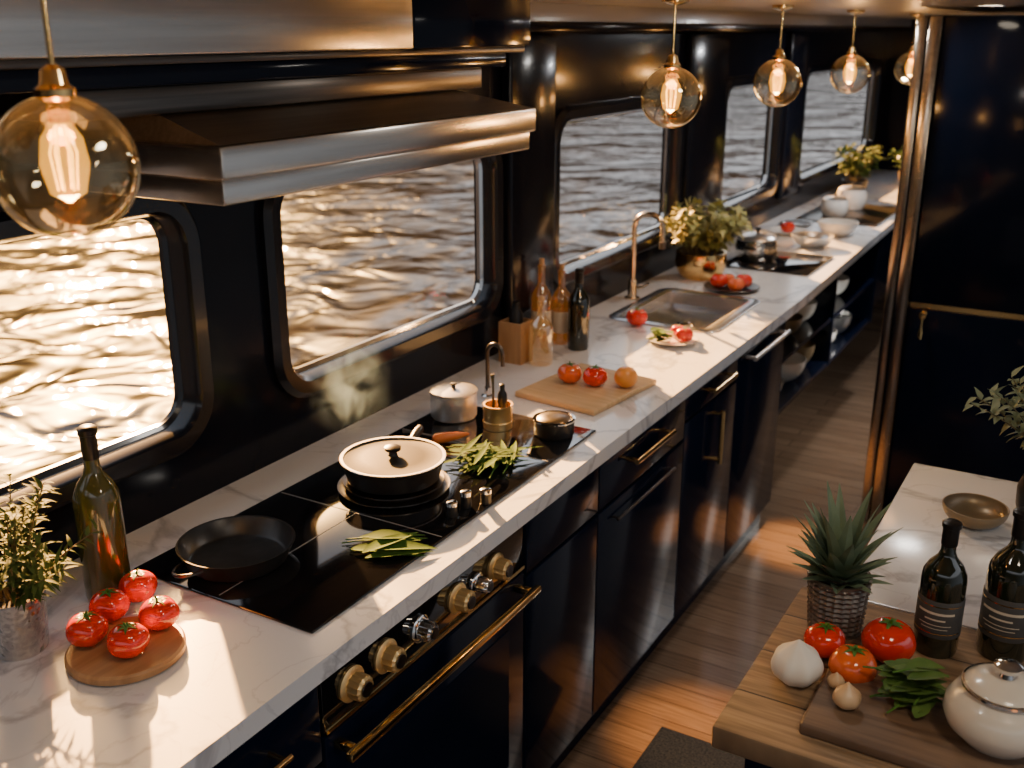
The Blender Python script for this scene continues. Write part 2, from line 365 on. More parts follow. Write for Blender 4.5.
for (px,py,s,m) in ((360,687,1.38,'brightbrass'),(394,660,1.35,'brightbrass'),(428,637,1.15,'chrome'),(465,607,1.32,'brightbrass'),(484,590,.95,'chrome'),(503,572,1.32,'brightbrass')):
    y,z=atx(px,py,.645); z=.808
    bm=NB(); lathe(bm,[(0,0),(.024*s,0),(.025*s,.006),(.021*s,.010),(.0175*s,.011),(.0165*s,.034),(.013*s,.038),(0,.038)],28,(.6225,y,z),'x',fn=lambda a,r,zz:(r*(1+.05*math.cos(14*a)) if zz>.0105 else r,zz))
    k=fin('knob',bm,m,ov,world=True)
    bm=NB(); lathe(bm,[(0,.0382),(.0105*s,.0382),(.010*s,.041),(0,.0415)],20,(.6225,y,z),'x'); fin('knob_cap',bm,'darksteel',k,world=True)
# cooktop
ct=thing('cooktop','large black glass induction cooktop set on the marble under the hood','cooktop',(.36,1.75,WT))
CT=.926
bm=NB(); box(bm,.137,.585,1.19,2.31,WT+.0002,CT,.003); fin('glass_plate',bm,'glassblack',ct,world=True)
for yy in (1.60,2.06):
    bm=NB(); box(bm,.145,.578,yy,yy+.002,CT,CT+.0005); fin('seam',bm,'seam',ct,world=True)
bm=NB(); box(bm,.355,.357,1.20,1.597,CT,CT+.0005); fin('seam',bm,'seam',ct,world=True)
# ---------------------------------------------------------------- hood
hd=thing('range_hood','big stepped stainless steel range hood above the cooktop','range hood',(.2,1.71,1.65))
bm=NB(); box(bm,.002,.45,1.207,2.22,1.684,1.738,.006); fin('upper_lip',bm,'hoodsteel',hd,world=True)
bm=NB(); box(bm,.002,.438,1.217,2.210,1.642,1.6835,.005); fin('lower_lip',bm,'hoodsteel',hd,world=True)
bm=NB(); box(bm,.06,.40,1.26,2.17,1.636,1.642); fin('filter',bm,'darksteel',hd,world=True)
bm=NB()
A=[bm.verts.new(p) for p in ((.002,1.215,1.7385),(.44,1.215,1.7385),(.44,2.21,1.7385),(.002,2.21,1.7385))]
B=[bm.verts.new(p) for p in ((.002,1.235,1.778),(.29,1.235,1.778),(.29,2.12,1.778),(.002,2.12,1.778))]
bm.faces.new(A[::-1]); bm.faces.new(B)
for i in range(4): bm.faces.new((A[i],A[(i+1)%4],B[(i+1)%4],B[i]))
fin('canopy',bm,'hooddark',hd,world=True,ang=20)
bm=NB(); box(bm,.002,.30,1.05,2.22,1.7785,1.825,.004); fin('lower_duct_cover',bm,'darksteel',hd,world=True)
bm=NB(); box(bm,.002,.32,.75,2.30,1.826,1.858,.004); fin('middle_duct_cover',bm,'black',hd,world=True)
bm=NB(); box(bm,.002,.345,.3,2.35,1.8585,1.872,.004); fin('edge_lip',bm,'darksteel',hd,world=True)
bm=NB(); box(bm,.002,.36,.3,1.86,1.8725,1.983,.005); fin('upper_duct_cover',bm,'hoodsteel',hd,world=True)
bm=NB(); box(bm,.002,.36,1.8615,2.35,1.8725,1.983,.005); fin('upper_duct_cover',bm,'black',hd,world=True)
# ---------------------------------------------------------------- pendants
def pendant(x,y,z,R,label):
    r=thing('pendant_lamp',label,'lamp',(x,y,z),0,'glass globe pendant lamps')
    bm=NB(); pr=[]
    for i in range(25):
        a=math.pi*(i/24)*.93; pr.append((R*math.sin(a),-R*math.cos(a)))
    lathe(bm,pr,48); fin('globe',bm,'globe',r)
    bm=NB(); lathe(bm,[(0,R*.90),(.016,R*.90),(.021,R*.96),(.021,R*1.06),(.015,R*1.12),(.012,R*1.32),(.005,R*1.38),(0,R*1.38)],28); fin('cap',bm,'brass',r)
    bm=NB(); lathe(bm,[(0,R*.62),(.011,R*.62),(.013,R*.90),(0,R*.90)],18); fin('socket',bm,'brass',r)
    bm=NB(); lathe(bm,[(.011,R*.62),(.022,R*.4),(.026,R*.05),(.019,-.36*R),(0,-.5*R)],24); b=fin('bulb',bm,'bulb',r)
    bm=NB()
    for k in range(6):
        a=2*math.pi*k/6; tube(bm,[(.005*math.cos(a),.005*math.sin(a),R*.58),(.014*math.cos(a),.014*math.sin(a),R*.2),(.010*math.cos(a),.010*math.sin(a),-R*.32)],.0009,6)
    fin('filament',bm,'filament',b)
    bm=NB(); tube(bm,[(0,0,R*1.36),(0,0,CEIL-z-.012)],.0032,10); fin('rod',bm,'brass',r)
    bm=NB(); lathe(bm,[(0,CEIL-z-.001),(.034,CEIL-z-.001),(.034,CEIL-z-.010),(.012,CEIL-z-.018),(0,CEIL-z-.018)],28); fin('ceiling_rose',bm,'brass',r)
    l=bpy.data.lights.new('pendant_bulb','POINT'); l.energy=3.0; l.color=(1,.50,.16); l.shadow_soft_size=.02
    lo=bpy.data.objects.new('pendant_bulb_light',l); COL.objects.link(lo); lo.location=(x,y,z-R*.62)
PX=.655
for (x,y,z,R,lab) in ((.673,.757,1.768,.078,'large foreground glass globe pendant lamp hanging before the range hood'),(PX,2.54,1.75,.075,'glass globe pendant lamp hanging before the third window, right of the hood'),
    (PX,3.43,1.75,.075,'glass globe pendant lamp second along the row behind the hood'),(PX,4.39,1.745,.075,'glass globe pendant lamp third along the row behind the hood'),(.68,5.50,1.735,.075,'farthest glass globe pendant lamp, partly behind the tall cabinet')):
    pendant(x,y,z,R,lab)
# ---------------------------------------------------------------- tall cabinet
tc=thing('tall_cabinet','tall glossy black cabinet with metal edge strips, right of the aisle','cabinet',(1.35,4.6,0))
TT=1.958
bm=NB(); box(bm,.945,1.80,4.122,5.4,0,TT); fin('body',bm,'black',tc,world=True)
bm=NB(); box(bm,1.03,1.80,4.10,4.121,.935,TT-.003,.003); fin('door',bm,'black',tc,world=True)
bm=NB(); box(bm,1.03,1.80,4.10,4.121,.05,.912,.003); fin('door',bm,'black',tc,world=True)
bm=NB(); box(bm,1.03,1.80,4.108,4.121,.914,.933); fin('inlay_strip',bm,'brass',tc,world=True)
bm=NB(); box(bm,.94,.975,4.092,4.1215,0,TT,.004); fin('edge_strip',bm,'bronze',tc,world=True)
bm=NB(); box(bm,.98,1.026,4.085,4.1215,0,TT,.006); fin('edge_strip',bm,'bronze',tc,world=True)
bm=NB(); lathe(bm,[(0,0),(.012,0),(.012,-.008),(.006,-.012),(.006,-.02),(.014,-.026),(.014,-.032),(0,-.034)],20,(1.085,4.0995,.895),'y'); k=fin('handle',bm,'brass',tc,world=True)
bm=NB(); lathe(bm,[(0,0),(.008,.004),(.009,.03),(.004,.05),(.004,.085),(0,.088)],16,(1.085,4.070,.80)); fin('drop_pull',bm,'brass',k,world=True)
# ---------------------------------------------------------------- island and table
isl=thing('kitchen_island','dark island with white marble top behind the wooden table','island',(1.9,2.15,0))
bm=NB(); box(bm,1.335,2.5,1.795,2.52,.88,.918,.004); fin('marble_top',bm,'marble',isl,world=True)
bm=NB(); box(bm,1.38,2.46,1.83,2.48,0,.88,.003); fin('body',bm,'black',isl,world=True)
tb=thing('prep_table','rustic plank-topped prep table on dark base, front right','table',(1.8,1.54,0))
bm=NB(); box(bm,1.267,2.4,1.3,1.79,.88,WT,.006); fin('tabletop',bm,'table',tb,world=True)
bm=NB(); box(bm,1.31,2.36,1.34,1.77,0.0,.88,.003); fin('base',bm,'black',tb,world=True)
bm=NB(); box(bm,.765,1.19,1.75,2.42,0.0,.012,.004); tag(fin('floor_mat',bm,'mat'),'dark woven mat on the floor between oven and wooden table','mat')
# ---------------------------------------------------------------- produce, bottles, ware
def blob_bm(r,zs=.84,lobes=5,amp=.03,dim=.16,seg=30,rings=18,tip=0):
    bm=NB(); pr=[]
    for i in range(rings+1):
        th=math.pi*i/rings; R=r*math.sin(th); z=-math.cos(th)*r*zs
        z-=dim*r*math.exp(-(R/(r*.34))**2) if i>rings/2 else -.05*r*math.exp(-(R/(r*.4))**2)
        if tip and i>rings*.72: z+=tip*r*((i/rings-.72)/.28)**2; R*=1-.25*((i/rings-.72)/.28)
        pr.append((0 if i in(0,rings) else R,z))
    mz=min(z for _,z in pr); pr=[(a,b-mz) for a,b in pr]
    lathe(bm,pr,seg,fn=lambda a,R,z:(R*(1+amp*math.cos(lobes*a)),z)); return bm,pr[-1][1]
def fruit(name,label,cat,px,py,z,rpx,mat='red',calyx=True,group=None,zs=.84,lobes=5,amp=.025,tilt=.15,dim=.16,tip=0,r=None):
    x,y,t=at(px,py,z+r*zs*.95)
    bm,top=blob_bm(r,zs,lobes,amp,dim,tip=tip)
    o=fin(name,bm,mat,None,(x,y,z),(0,0,random.uniform(0,6)),ang=80)
    tag(o,label,cat,group)
    if calyx:
        bm=NB()
        for k in range(6):
            a=2*math.pi*k/6+random.uniform(-.2,.2); leaf(bm,(0,0,top+.0015),(math.cos(a),math.sin(a),.42),r*.55,r*.20,.55,4)
        tube(bm,[(0,0,top-.001),(.001,.001,top+r*.16),(.004,.001,top+r*.30)],r*.05,6)
        fin('calyx',bm,'calyx',o,recalc=False)
    return o
def bottle(label,x,y,z,h,r,glass='bottle',cap='foil',lab=None,name='wine_bottle',cat='bottle',group=None,neck=.33):
    o=thing(name,label,cat,(x,y,z),random.uniform(-.1,.1),group)
    bm=NB(); lathe(bm,[(0,.004),(r*.7,.0),(r*.93,.0),(r,.012*h/.3),(r,.56*h),(r*.95,.62*h),(r*.74,.68*h),(r*(neck+.1),.735*h),(r*neck,.78*h),(r*neck,.955*h),(r*(neck+.06),.96*h),(r*(neck+.06),.985*h),(r*neck*.9,.99*h),(0,.99*h)],36); g=fin('glass',bm,glass,o)
    bm=NB(); n=r*neck
    if cap=='foil': lathe(bm,[(n+.0006,.82*h),(n+.0012,.83*h),(n+.0012,.953*h),(n+.06*r+.0014,.958*h),(n+.06*r+.0014,.988*h),(n*.9,h),(0,h)],30)
    else: lathe(bm,[(0,.9905*h),(n*.75,.9905*h),(n*.8,1.06*h),(0,1.065*h)],20)
    fin('capsule' if cap=='foil' else 'stopper',bm,cap,o)
    if lab:
        bm=NB(); lathe(bm,[(r+.0002,.16*h),(r+.0008,.165*h),(r+.0008,.44*h),(r+.0002,.445*h)],36); pl=fin('paper_label',bm,lab,o)
        if lab=='paper':
            for q,wd,th,mt in ((.195,70,.007,'brass'),(.235,34,.005,'palepaper'),(.262,42,.005,'palepaper'),(.30,26,.012,'palepaper'),(.345,48,.018,'palepaper'),(.405,70,.007,'brass')):
                bm=NB(); rr0=r+.0013; prev=None
                for k in range(13):
                    a=math.radians(-95-wd+2*wd*k/12); a2=(bm.verts.new((rr0*math.cos(a),rr0*math.sin(a),q*h)),bm.verts.new((rr0*math.cos(a),rr0*math.sin(a),(q+th)*h)))
                    if prev: bm.faces.new((prev[0],a2[0],a2[1],prev[1]))
                    prev=a2
                fin('label_stripe' if mt=='brass' else 'printed_line',bm,mt,pl)
    return o
def dish(bm,R,h,flat=.6,th=.004,seg=44):
    return lathe(bm,[(0,0),(R*flat*.95,0),(R*flat,.002),(R*.9,h*.8),(R,h),(R*.985,h+th*.5),(R*.87,h*.8+th),(R*flat*.95,th+.001),(0,th)],seg)
def bowl_bm(R,h,foot=.45,th=.004,seg=44):
    bm=NB(); out=[(0,0),(R*foot,0),(R*foot,.004)]; inn=[]
    for i in range(9):
        t=i/8; out.append((R*(foot+(1-foot)*math.sin(t*math.pi/2)),.004+(h-.004)*(1-math.cos(t*math.pi/2))**.9))
    for i in range(9):
        t=1-i/8; inn.append(((R-th)*(foot*.9+(1-foot*.9)*math.sin(t*math.pi/2)),.004+th+(h-.004-th)*(1-math.cos(t*math.pi/2))**.9))
    lathe(bm,out+[(R-th*.5,h+.001)]+inn+[(0,.005+th)],seg); return bm
def herb(sb,lb,n,h,sprd,L,W,per,base=(0,0,0),r0=.02,bend=.3,droop=.0,a0=None,aw=None):
    for i in range(n):
        a=2*math.pi*i/n+random.uniform(-.4,.4)
        if a0 is not None: a=a0+random.uniform(-aw,aw)
        s=random.uniform(.2,1)*sprd; hh=h*random.uniform(.65,1)
        b=Vector(base)+Vector((math.cos(a)*r0*random.random(),math.sin(a)*r0*random.random(),0))
        e=b+Vector((math.cos(a)*s,math.sin(a)*s,hh)); mid=(b+e)/2+Vector((math.cos(a)*-s*.12,math.sin(a)*-s*.12,hh*.12))
        P=[b*(1-t)**2+mid*(2*t*(1-t))+e*t*t for t in [k/6 for k in range(7)]]
        tube(sb,P,[.0022*(1-.6*k/6) for k in range(7)],5)
        for k in range(per):
            t=.2+.8*k/max(1,per-1); p=b*(1-t)**2+mid*(2*t*(1-t))+e*t*t; ax=(e-b).normalized()
            g=k*2.4+random.uniform(-.4,.4); o=ax.orthogonal().normalized(); o=(Matrix.Rotation(g,3,ax)@o)
            leaf(lb,p,(o+ax*random.uniform(.35,.9)-Vector((0,0,droop))),L*random.uniform(.7,1.15),W,bend,4)
def potted(name,label,cat,x,y,z,pot_prof,potmat,soil,n,h,sprd,L,W,per,leafmat,r0,fn=None,lean=None):
    o=thing(name,label,cat,(x,y,z))
    bm=NB(); lathe(bm,pot_prof,44,fn=fn); fin('pot',bm,potmat,o)
    bm=NB(); lathe(bm,[(0,soil[1]-.004),(soil[0],soil[1]-.004),(soil[0]*.98,soil[1]),(0,soil[1]+.003)],24); fin('soil',bm,'soil',o)
    sb,lb=NB(),NB(); herb(sb,lb,n,h,sprd,L,W,per,(0,0,soil[1]),r0)
    if lean: herb(sb,lb,lean[0],lean[1],lean[2],L,W,per,(0,0,soil[1]),r0,a0=lean[3],aw=.7)
    for b in (sb,lb):
        for v in b.verts:
            if v.co.x+x<.06: v.co.x=.06-x+.02*(v.co.x+x-.06)
    fin('stem',sb,'stem',o); fin('foliage',lb,leafmat,o,recalc=False); return o
# near-left: herb pot, bottle, tomatoes on round board
x,y,m=at(22,648); R=.051; H=.105
potted('potted_herb','bushy rosemary in a hammered silver cup at the left corner','plant',x,y,WT,[(0,0),(R*.8,0),(R*.85,.004),(R,H),(R*1.03,H+.002),(R*.95,H),(R*.9,H*.8),(0,H*.78)],'hammer',(R*.89,H*.84),22,.20,.10,.030,.0085,24,'olive',.035,lean=(9,.11,.15,.5))
x,y,m=at(110,596); bottle('olive green wine bottle standing beside the tomatoes, near the first window',x,y,WT,hz(x,y,426)-WT,.041,'bottlegreen','foil')
x,y,m=at(126,646,WT+.016); bm=NB(); lathe(bm,[(0,0),(.090,0),(.096,.004),(.096,.014),(.092,.018),(0,.018)],56); tag(fin('round_board',bm,'board',None,(x,y,WT)),'small round wooden serving board carrying five tomatoes','board')
for (px,py,lab) in ((87,629,'leftmost tomato on the round wooden board'),(109,605,'tomato at back left of the round board, nearest the green bottle'),(138,586,'rearmost tomato on the round wooden board'),(159,613,'rightmost tomato on the round wooden board'),(128,640,'frontmost tomato on the round wooden board')):
    fruit('tomato','red '+lab,'tomato',px,py,WT+.018,0,group='tomatoes on the round board',r=.0338)
# frying pan
x,y,m=at(238,560,CT); R=.112
o=thing('frying_pan','empty black frying pan on the near end of the cooktop','pan',(x,y,CT+.0006))
bm=NB(); lathe(bm,[(0,0),(R*.80,0),(R*.86,.006),(R,.040),(R*1.015,.042),(R*.975,.041),(R*.84,.010),(R*.78,.006),(0,.006)],56); fin('body',bm,'paniron',o)
bm=NB(); a=math.radians(-95); dv=Vector((math.cos(a),math.sin(a),0)); s=Vector((-dv.y,dv.x,0)); P=[]
for k in range(13):
    g=-math.pi/2+math.pi*k/12; P.append(dv*(R*.93+.040*math.cos(g))+s*(.026*math.sin(g))+Vector((0,0,.03)))
tube(bm,P,.0038,8); fin('handle',bm,'darksteel',o)
# trivet stack + lidded pot
x,y,m=at(394,484,CT+.01)
k=1.22
bm=NB(); lathe(bm,[(0,0),(.088*k,0),(.094*k,.004),(.104*k,.009),(.104*k,.012),(.092*k,.010),(.086*k,.014),(.093*k,.020),(.093*k,.023),(.080*k,.021),(0,.021)],60); tag(fin('burner_trivet',bm,'darksteel',None,(x,y,CT+.0006)),'stepped round metal trivet ring under the lidded pot','trivet')
zt=CT+.0006+.0232
o=thing('cooking_pot','wide black pot with grey metal lid steaming on the trivet','pot',(x,y,zt))
R=.115
bm=NB(); lathe(bm,[(0,0),(R*.80,0),(R*.90,.006),(R*.99,.046),(R*1.02,.048),(R*.96,.047),(R*.9,.01),(0,.006)],56); fin('body',bm,'iron',o)
bm=NB(); lathe(bm,[(R*1.0,.0485),(R*1.03,.0495),(R*1.03,.053),(R*.96,.0535),(R*.90,.0515),(R*.6,.055),(R*.2,.057),(0,.057)],56); l=fin('lid',bm,'lid',o)
bm=NB(); lathe(bm,[(R*.97,.0537),(R*1.035,.0532),(R*1.04,.0545),(R*1.03,.0558),(R*.97,.0555)],56); fin('lid_rim',bm,'alu',l)
bm=NB(); lathe(bm,[(0,.0572),(.011,.0572),(.009,.064),(.018,.070),(.019,.077),(.010,.081),(0,.081)],28); fin('lid_knob',bm,'iron',l)
bm=NB(); dv=Vector((-.30,.954,0)); tube(bm,[dv*(R*.95)+Vector((0,0,.036)),dv*(R*1.15)+Vector((0,0,.040)),dv*(R*1.5)+Vector((0,0,.045)),dv*(R*1.75)+Vector((0,0,.046))],[.006,.009,.011,.009],10); fin('handle',bm,'iron',o)
# steam
sy,sz=atx(350,392,x-.12)
bm=NB(); bmesh.ops.create_icosphere(bm,subdivisions=3,radius=1.0); bmesh.ops.scale(bm,vec=(.12,.12,.15),verts=bm.verts)
tag(fin('steam',bm,'steam',None,(x-.12,sy,sz+.02)),'thin white steam rising behind the lidded pot','steam',kind='stuff')
# carrots, herbs on cooktop
x,y,m=at(455,438,CT+.012)
bm=NB(); lathe(bm,[(0,0),(.008,.001),(.0135,.008),(.0135,.03),(.010,.065),(.004,.095),(0,.10)],18,(0,0,.0135),'x'); tag(fin('carrot',bm,'carrot',None,(x-.04,y-.04,CT),(0,0,.95)),'bright orange carrot lying beside the lidded pot','carrot')
def bunch(name,label,cat,x,y,z,n,L,W,mat,ang,sprd,th=.02,rad=.03):
    o=thing(name,label,cat,(x,y,z)); lb=NB()
    for i in range(n):
        a=ang+random.uniform(-sprd,sprd); k=i/n; zz=.003+th*random.random()*(1-abs(2*k-1)*.4)
        p=Vector((random.uniform(-rad,rad),random.uniform(-rad,rad),zz)); d=Vector((math.cos(a),math.sin(a),random.uniform(-.02,.12)))
        p-=d*L*.5; p.z=zz
        leaf(lb,p,d,L*random.uniform(.75,1.1),W*random.uniform(.8,1.1),random.uniform(.0,.12),6,fold=.3,shape=.8)
        if i%4==0:
            sb=NB(); tube(sb,[p-d*L*.3,p+d*.01],.0016,5)
            for v in sb.verts: v.co.z=max(v.co.z,.0008)
            fin('stem',sb,'calyx',o)
    for v in lb.verts: v.co.z=max(v.co.z,.0008)
    fin('leaves',lb,mat,o,recalc=False); return o
x,y,m=at(488,460,CT); bunch('herb_bunch','loose bunch of long green herb leaves beside the lidded pot','herbs',x,y,CT+.0006,60,.12,.017,'sage',1.3,1.1,.035,.055)
x,y,m=at(394,548,CT); bunch('sage_sprig','sprig of broad green leaves at the cooktop front','herbs',x,y,CT+.0006,11,.125,.040,'sage',.85,.55,.02,.028)
# shakers
for (px,py,h,lab) in ((452,516,.034,'leftmost of three tiny black shakers on the cooktop edge'),(466,507,.038,'middle one of three tiny black shakers on the cooktop edge'),(486,503,.034,'rightmost of three tiny black shakers on the cooktop edge')):
    x,y,m=at(px,py,CT); o=thing('shaker',lab,'shaker',(x,y,CT+.0006),0,'tiny shakers on the cooktop')
    bm=NB(); lathe(bm,[(0,0),(.012,0),(.0125,.002),(.0115,h*.7),(0,h*.7)],24); fin('body',bm,'iron',o)
    bm=NB(); lathe(bm,[(.0118,h*.7),(.0128,h*.72),(.0128,h*.95),(.010,h),(0,h)],24); fin('cap',bm,'chrome',o)
# saucepan, canister, small tap, dark pot
x,y,m=at(454,416,CT); R=.062; o=thing('saucepan','small aluminium saucepan with flat lid at the cooktop back','saucepan',(x,y,CT+.0006))
bm=NB(); lathe(bm,[(0,0),(R*.93,0),(R,.006),(R,.066),(R*1.05,.069),(R*1.05,.071),(R*.96,.070),(0,.070)],44); fin('body',bm,'steel',o)
bm=NB(); lathe(bm,[(R*1.04,.0712),(R*1.03,.075),(R*.8,.079),(0,.081)],44); l=fin('lid',bm,'alu',o)
bm=NB(); lathe(bm,[(0,.0812),(.006,.0812),(.005,.086),(.009,.089),(.008,.093),(0,.094)],20); fin('lid_knob',bm,'iron',l)
x,y,m=at(498,427,CT); R=.038; H=.062; o=thing('utensil_canister','brass canister holding dark kitchen utensils on the cooktop','canister',(x,y,CT+.0006))
bm=NB(); lathe(bm,[(0,0),(R,0),(R,.012),(R*1.03,.013),(R*1.03,.02),(R,.021),(R,H),(R*1.04,H+.002),(R*.9,H+.002),(R*.9,.006),(0,.006)],40); fin('body',bm,'brightbrass',o)
bm=NB(); lathe(bm,[(0,.0065),(.010,.0065),(.010,H),(.013,H+.012),(.012,H+.03),(.006,H+.04),(.007,H+.055),(0,H+.058)],20,(.010,.006,0)); fin('utensil',bm,'iron',o)
bm=NB(); tube(bm,[(-.018,.008,.008),(-.022,.012,H+.05),(-.024,.012,H+.075)],[.003,.0035,.006],8); fin('utensil',bm,'darksteel',o)
x,y,m=at(484,399,WT); o=thing('pot_filler_tap','small gooseneck tap behind the brass canister','tap',(x,y+.02,WT))
bm=NB(); lathe(bm,[(0,0),(.018,0),(.018,.006),(.010,.010),(.009,.03),(0,.03)],24); fin('base',bm,'chrome',o)
bm=NB(); P=[(0,0,.02),(0,0,.13)]+[(.025-.025*math.cos(g),0,.13+.03*math.sin(g)) for g in [math.pi*k/10 for k in range(1,11)]]+[(.05,0,.10)]
tube(bm,P,.006,10); fin('spout',bm,'darksteel',o)
x,y,m=at(554,434,CT); R=.052; o=thing('small_pot','small black pot with steel rim at the cooktop far corner','pot',(x,y,CT+.0006))
bm=NB(); lathe(bm,[(0,0),(R*.95,0),(R,.005),(R,.04),(R*.93,.04),(R*.9,.008),(0,.007)],40); fin('body',bm,'iron',o)
bm=NB(); lathe(bm,[(R*.92,.0402),(R*1.05,.0402),(R*1.06,.044),(R*.92,.045),(R*.92,.0402)],40); fin('rim',bm,'chrome',o)
bm=NB(); lathe(bm,[(R*.9,.041),(R*.8,.046),(R*.3,.049),(0,.049)],36); fin('lid',bm,'darksteel',o)
# chopping board with fruit
c=[at(px,py,WT+.016) for px,py in ((519,392),(600,413),(655,381),(574,360))]
bx=sum(q[0] for q in c)/4; by=sum(q[1] for q in c)/4
bm=NB(); box(bm,-.135,.135,-.17,.17,0,.018,.005,3); tag(fin('chopping_board',bm,'wood',None,(bx,by,WT),(0,0,-.12)),'pale wooden chopping board carrying three round fruits','board')
for (px,py,mm,cx,lab) in ((570,373,'red2',True,'orange-red tomato at left on the pale chopping board'),(595,376,'red',True,'deep red tomato in the middle of the pale chopping board')):
    fruit('tomato',lab,'tomato',px,py,WT+.018,0,mm,cx,group='fruits on the chopping board',r=.036)
fruit('orange','small orange fruit at right on the pale chopping board','orange',626,377,WT+.018,0,'orange',False,'fruits on the chopping board',.92,1,0,r=.034,dim=.06)
# caddy and bottles by pillar
def at_x(x,px,z=WT):
    lo,hi=.3,9
    for _ in range(60):
        mid=(lo+hi)/2; R=(x-CX)*cy_+mid*sy_; F=-(x-CX)*sy_+mid*cy_; d=F*cp-(z-CZ)*sp
        if 512+F0*R/d<px: lo=mid
        else: hi=mid
    return lo
o=thing('wooden_caddy','small wooden box caddy against the wall beside glass bottles','caddy',(.09,at_x(.09,516),WT))
bm=NB(); box(bm,-.04,.04,-.04,.04,0,.008)
for q in ((-.04,.04,-.04,-.033),(-.04,.04,.033,.04),(-.04,-.033,-.033,.033),(.033,.04,-.033,.033)): box(bm,q[0],q[1],q[2],q[3],.008,.13)
fin('box',bm,'board',o)
bm=NB(); lathe(bm,[(0,.0085),(.022,.0085),(.022,.15),(.012,.17),(.012,.19),(0,.19)],20,(0,0,0)); fin('jar',bm,'foil',o)
for (xx,px,top,r,g,cpm,lb,lab) in ((.175,541,296,.037,'clear','cork',None,'short clear glass bottle with cork standing beside the wooden caddy'),(.08,541,258,.033,'amber','cork','palepaper','amber glass bottle with paper label behind the short clear bottle'),(.12,561,264,.033,'amber','cork','palepaper','amber glass bottle between the clear and the black bottles'),(.20,578,268,.036,'bottle','foil',None,'dark black-capped bottle at right end of the bottle cluster')):
    yy=at_x(xx,px); bottle(lab,xx,yy,WT,(hz(xx,yy,top)-WT)*(.94 if cpm=='cork' else 1),r,g,cpm,lb,name='glass_bottle' if cpm=='cork' else 'wine_bottle',group='bottles beside the wooden caddy')
# sink and faucet
sk=thing('sink','square stainless steel sink set into the marble worktop','sink',(.32,3.62,WT))
bm=NB(); sweep_rr(bm,(.16,.48,3.39,3.85),.012,[(.05,.0003),(.05,.004),(.046,.006),(.006,.006),(0,.002),(0,-.045),(-.010,-.053),(-.13,-.056)],lambda a,b,d:(a,b,WT+d),closed=False)
bm.faces.new([bm.verts.new((a,b,WT-.056)) for a,b,_ in rr(.29,.35,3.52,3.72,.004)]); bmesh.ops.remove_doubles(bm,verts=bm.verts,dist=1e-5)
fin('basin',bm,'sinksteel',sk,world=True)
bm=NB(); lathe(bm,[(0,.001),(.02,.001),(.022,.003),(.03,.003),(.03,.0)],28,(.32,3.62,WT-.0560)); fin('drain',bm,'chrome',sk,world=True)
fy=at_x(.075,632); ft=hz(.075,fy,213)-WT
o=thing('sink_faucet','tall champagne-coloured gooseneck faucet arching over the steel sink','faucet',(.075,fy,WT))
bm=NB(); lathe(bm,[(0,0),(.030,0),(.030,.006),(.018,.010),(.017,.07),(.012,.075),(0,.075)],28); fin('base',bm,'champagne',o)
rad=.055; P=[(0,0,.07),(0,0,.14),(0,0,ft-rad)]+[(rad-rad*math.cos(g),.15*(rad-rad*math.cos(g)),ft-rad+rad*math.sin(g)) for g in [math.pi*k/12 for k in range(1,13)]]+[(2*rad,.3*rad,ft-rad-.05)]
bm=NB(); tube(bm,P,.010,14); fin('spout',bm,'champagne',o)
bm=NB(); lathe(bm,[(0,0),(.013,0),(.013,.025),(0,.025)],20,(2*rad,.3*rad,ft-rad-.074)); fin('nozzle',bm,'darksteel',o)
bm=NB(); tube(bm,[(.012,.0,.045),(.045,-.012,.052),(.075,-.02,.072)],[.007,.006,.005]); fin('lever',bm,'champagne',o)
# plate before the sink
px_,py_=.44,3.19
bm=NB(); dish(bm,.088,.012,.7); tag(fin('plate',bm,'white',None,(px_,py_,WT)),'white plate of tomatoes and herbs in front of the sink','plate')
for (dx,dy,r,lab) in ((.038,.005,.030,'tomato at right on the white plate before the sink'),(.0,.045,.026,'tomato at back on the white plate before the sink')):
    bm,top=blob_bm(r); t=fin('tomato',bm,'red',None,(px_+dx,py_+dy,WT+.0055),ang=80); tag(t,'red '+lab,'tomato',group='tomatoes on the white plate')
    cb=NB()
    for k in range(5): leaf(cb,(0,0,top+.001),(math.cos(k*1.26),math.sin(k*1.26),.4),r*.5,r*.2,.5,4)
    fin('calyx',cb,'calyx',t,recalc=False)
bunch('basil_sprig','sprig of green basil on the white plate before the sink','herbs',px_-.035,py_-.02,WT+.006,22,.06,.028,'sage',2.0,1.5,.04,.022)
fruit('tomato','red tomato standing alone beside the near sink corner','tomato',637,317,WT,0,'red',True,r=.038)
# planter, plate of tomatoes, slab with kettle pot
R=.108; H=.11; potted('herb_planter','leafy pale green plant in a round gold planter by the window','plant',.17,4.16,WT,[(0,0),(R*.7,0),(R*.92,.03),(R,.07),(R*.96,H),(R*.9,H),(R*.9,.09),(0,.085)],'brass',(R*.89,.095),60,.20,.17,.05,.024,16,'lettuce',.08)
bm=NB(); dish(bm,.112,.014,.75); tag(fin('plate',bm,'darksteel',None,(.36,4.015,WT)),'dark plate of tomatoes before the gold planter','plate')
for (dx,dy,r,m_,lab) in ((-.050,-.015,.036,'red','left tomato on the dark plate before the gold planter'),(.03,-.042,.034,'red2','front tomato on the dark plate before the gold planter'),(.035,.035,.035,'red','right tomato on the dark plate before the gold planter'),(-.035,.055,.028,'red2','back tomato on the dark plate before the gold planter')):
    bm,top=blob_bm(r); t=fin('tomato',bm,m_,None,(.36+dx,4.015+dy,WT+.0055),ang=80); tag(t,lab,'tomato',group='tomatoes on the dark plate')
    cb=NB()
    for k in range(5): leaf(cb,(0,0,top+.001),(math.cos(k*1.26),math.sin(k*1.26),.4),r*.5,r*.2,.5,4)
    fin('calyx',cb,'calyx',t,recalc=False)
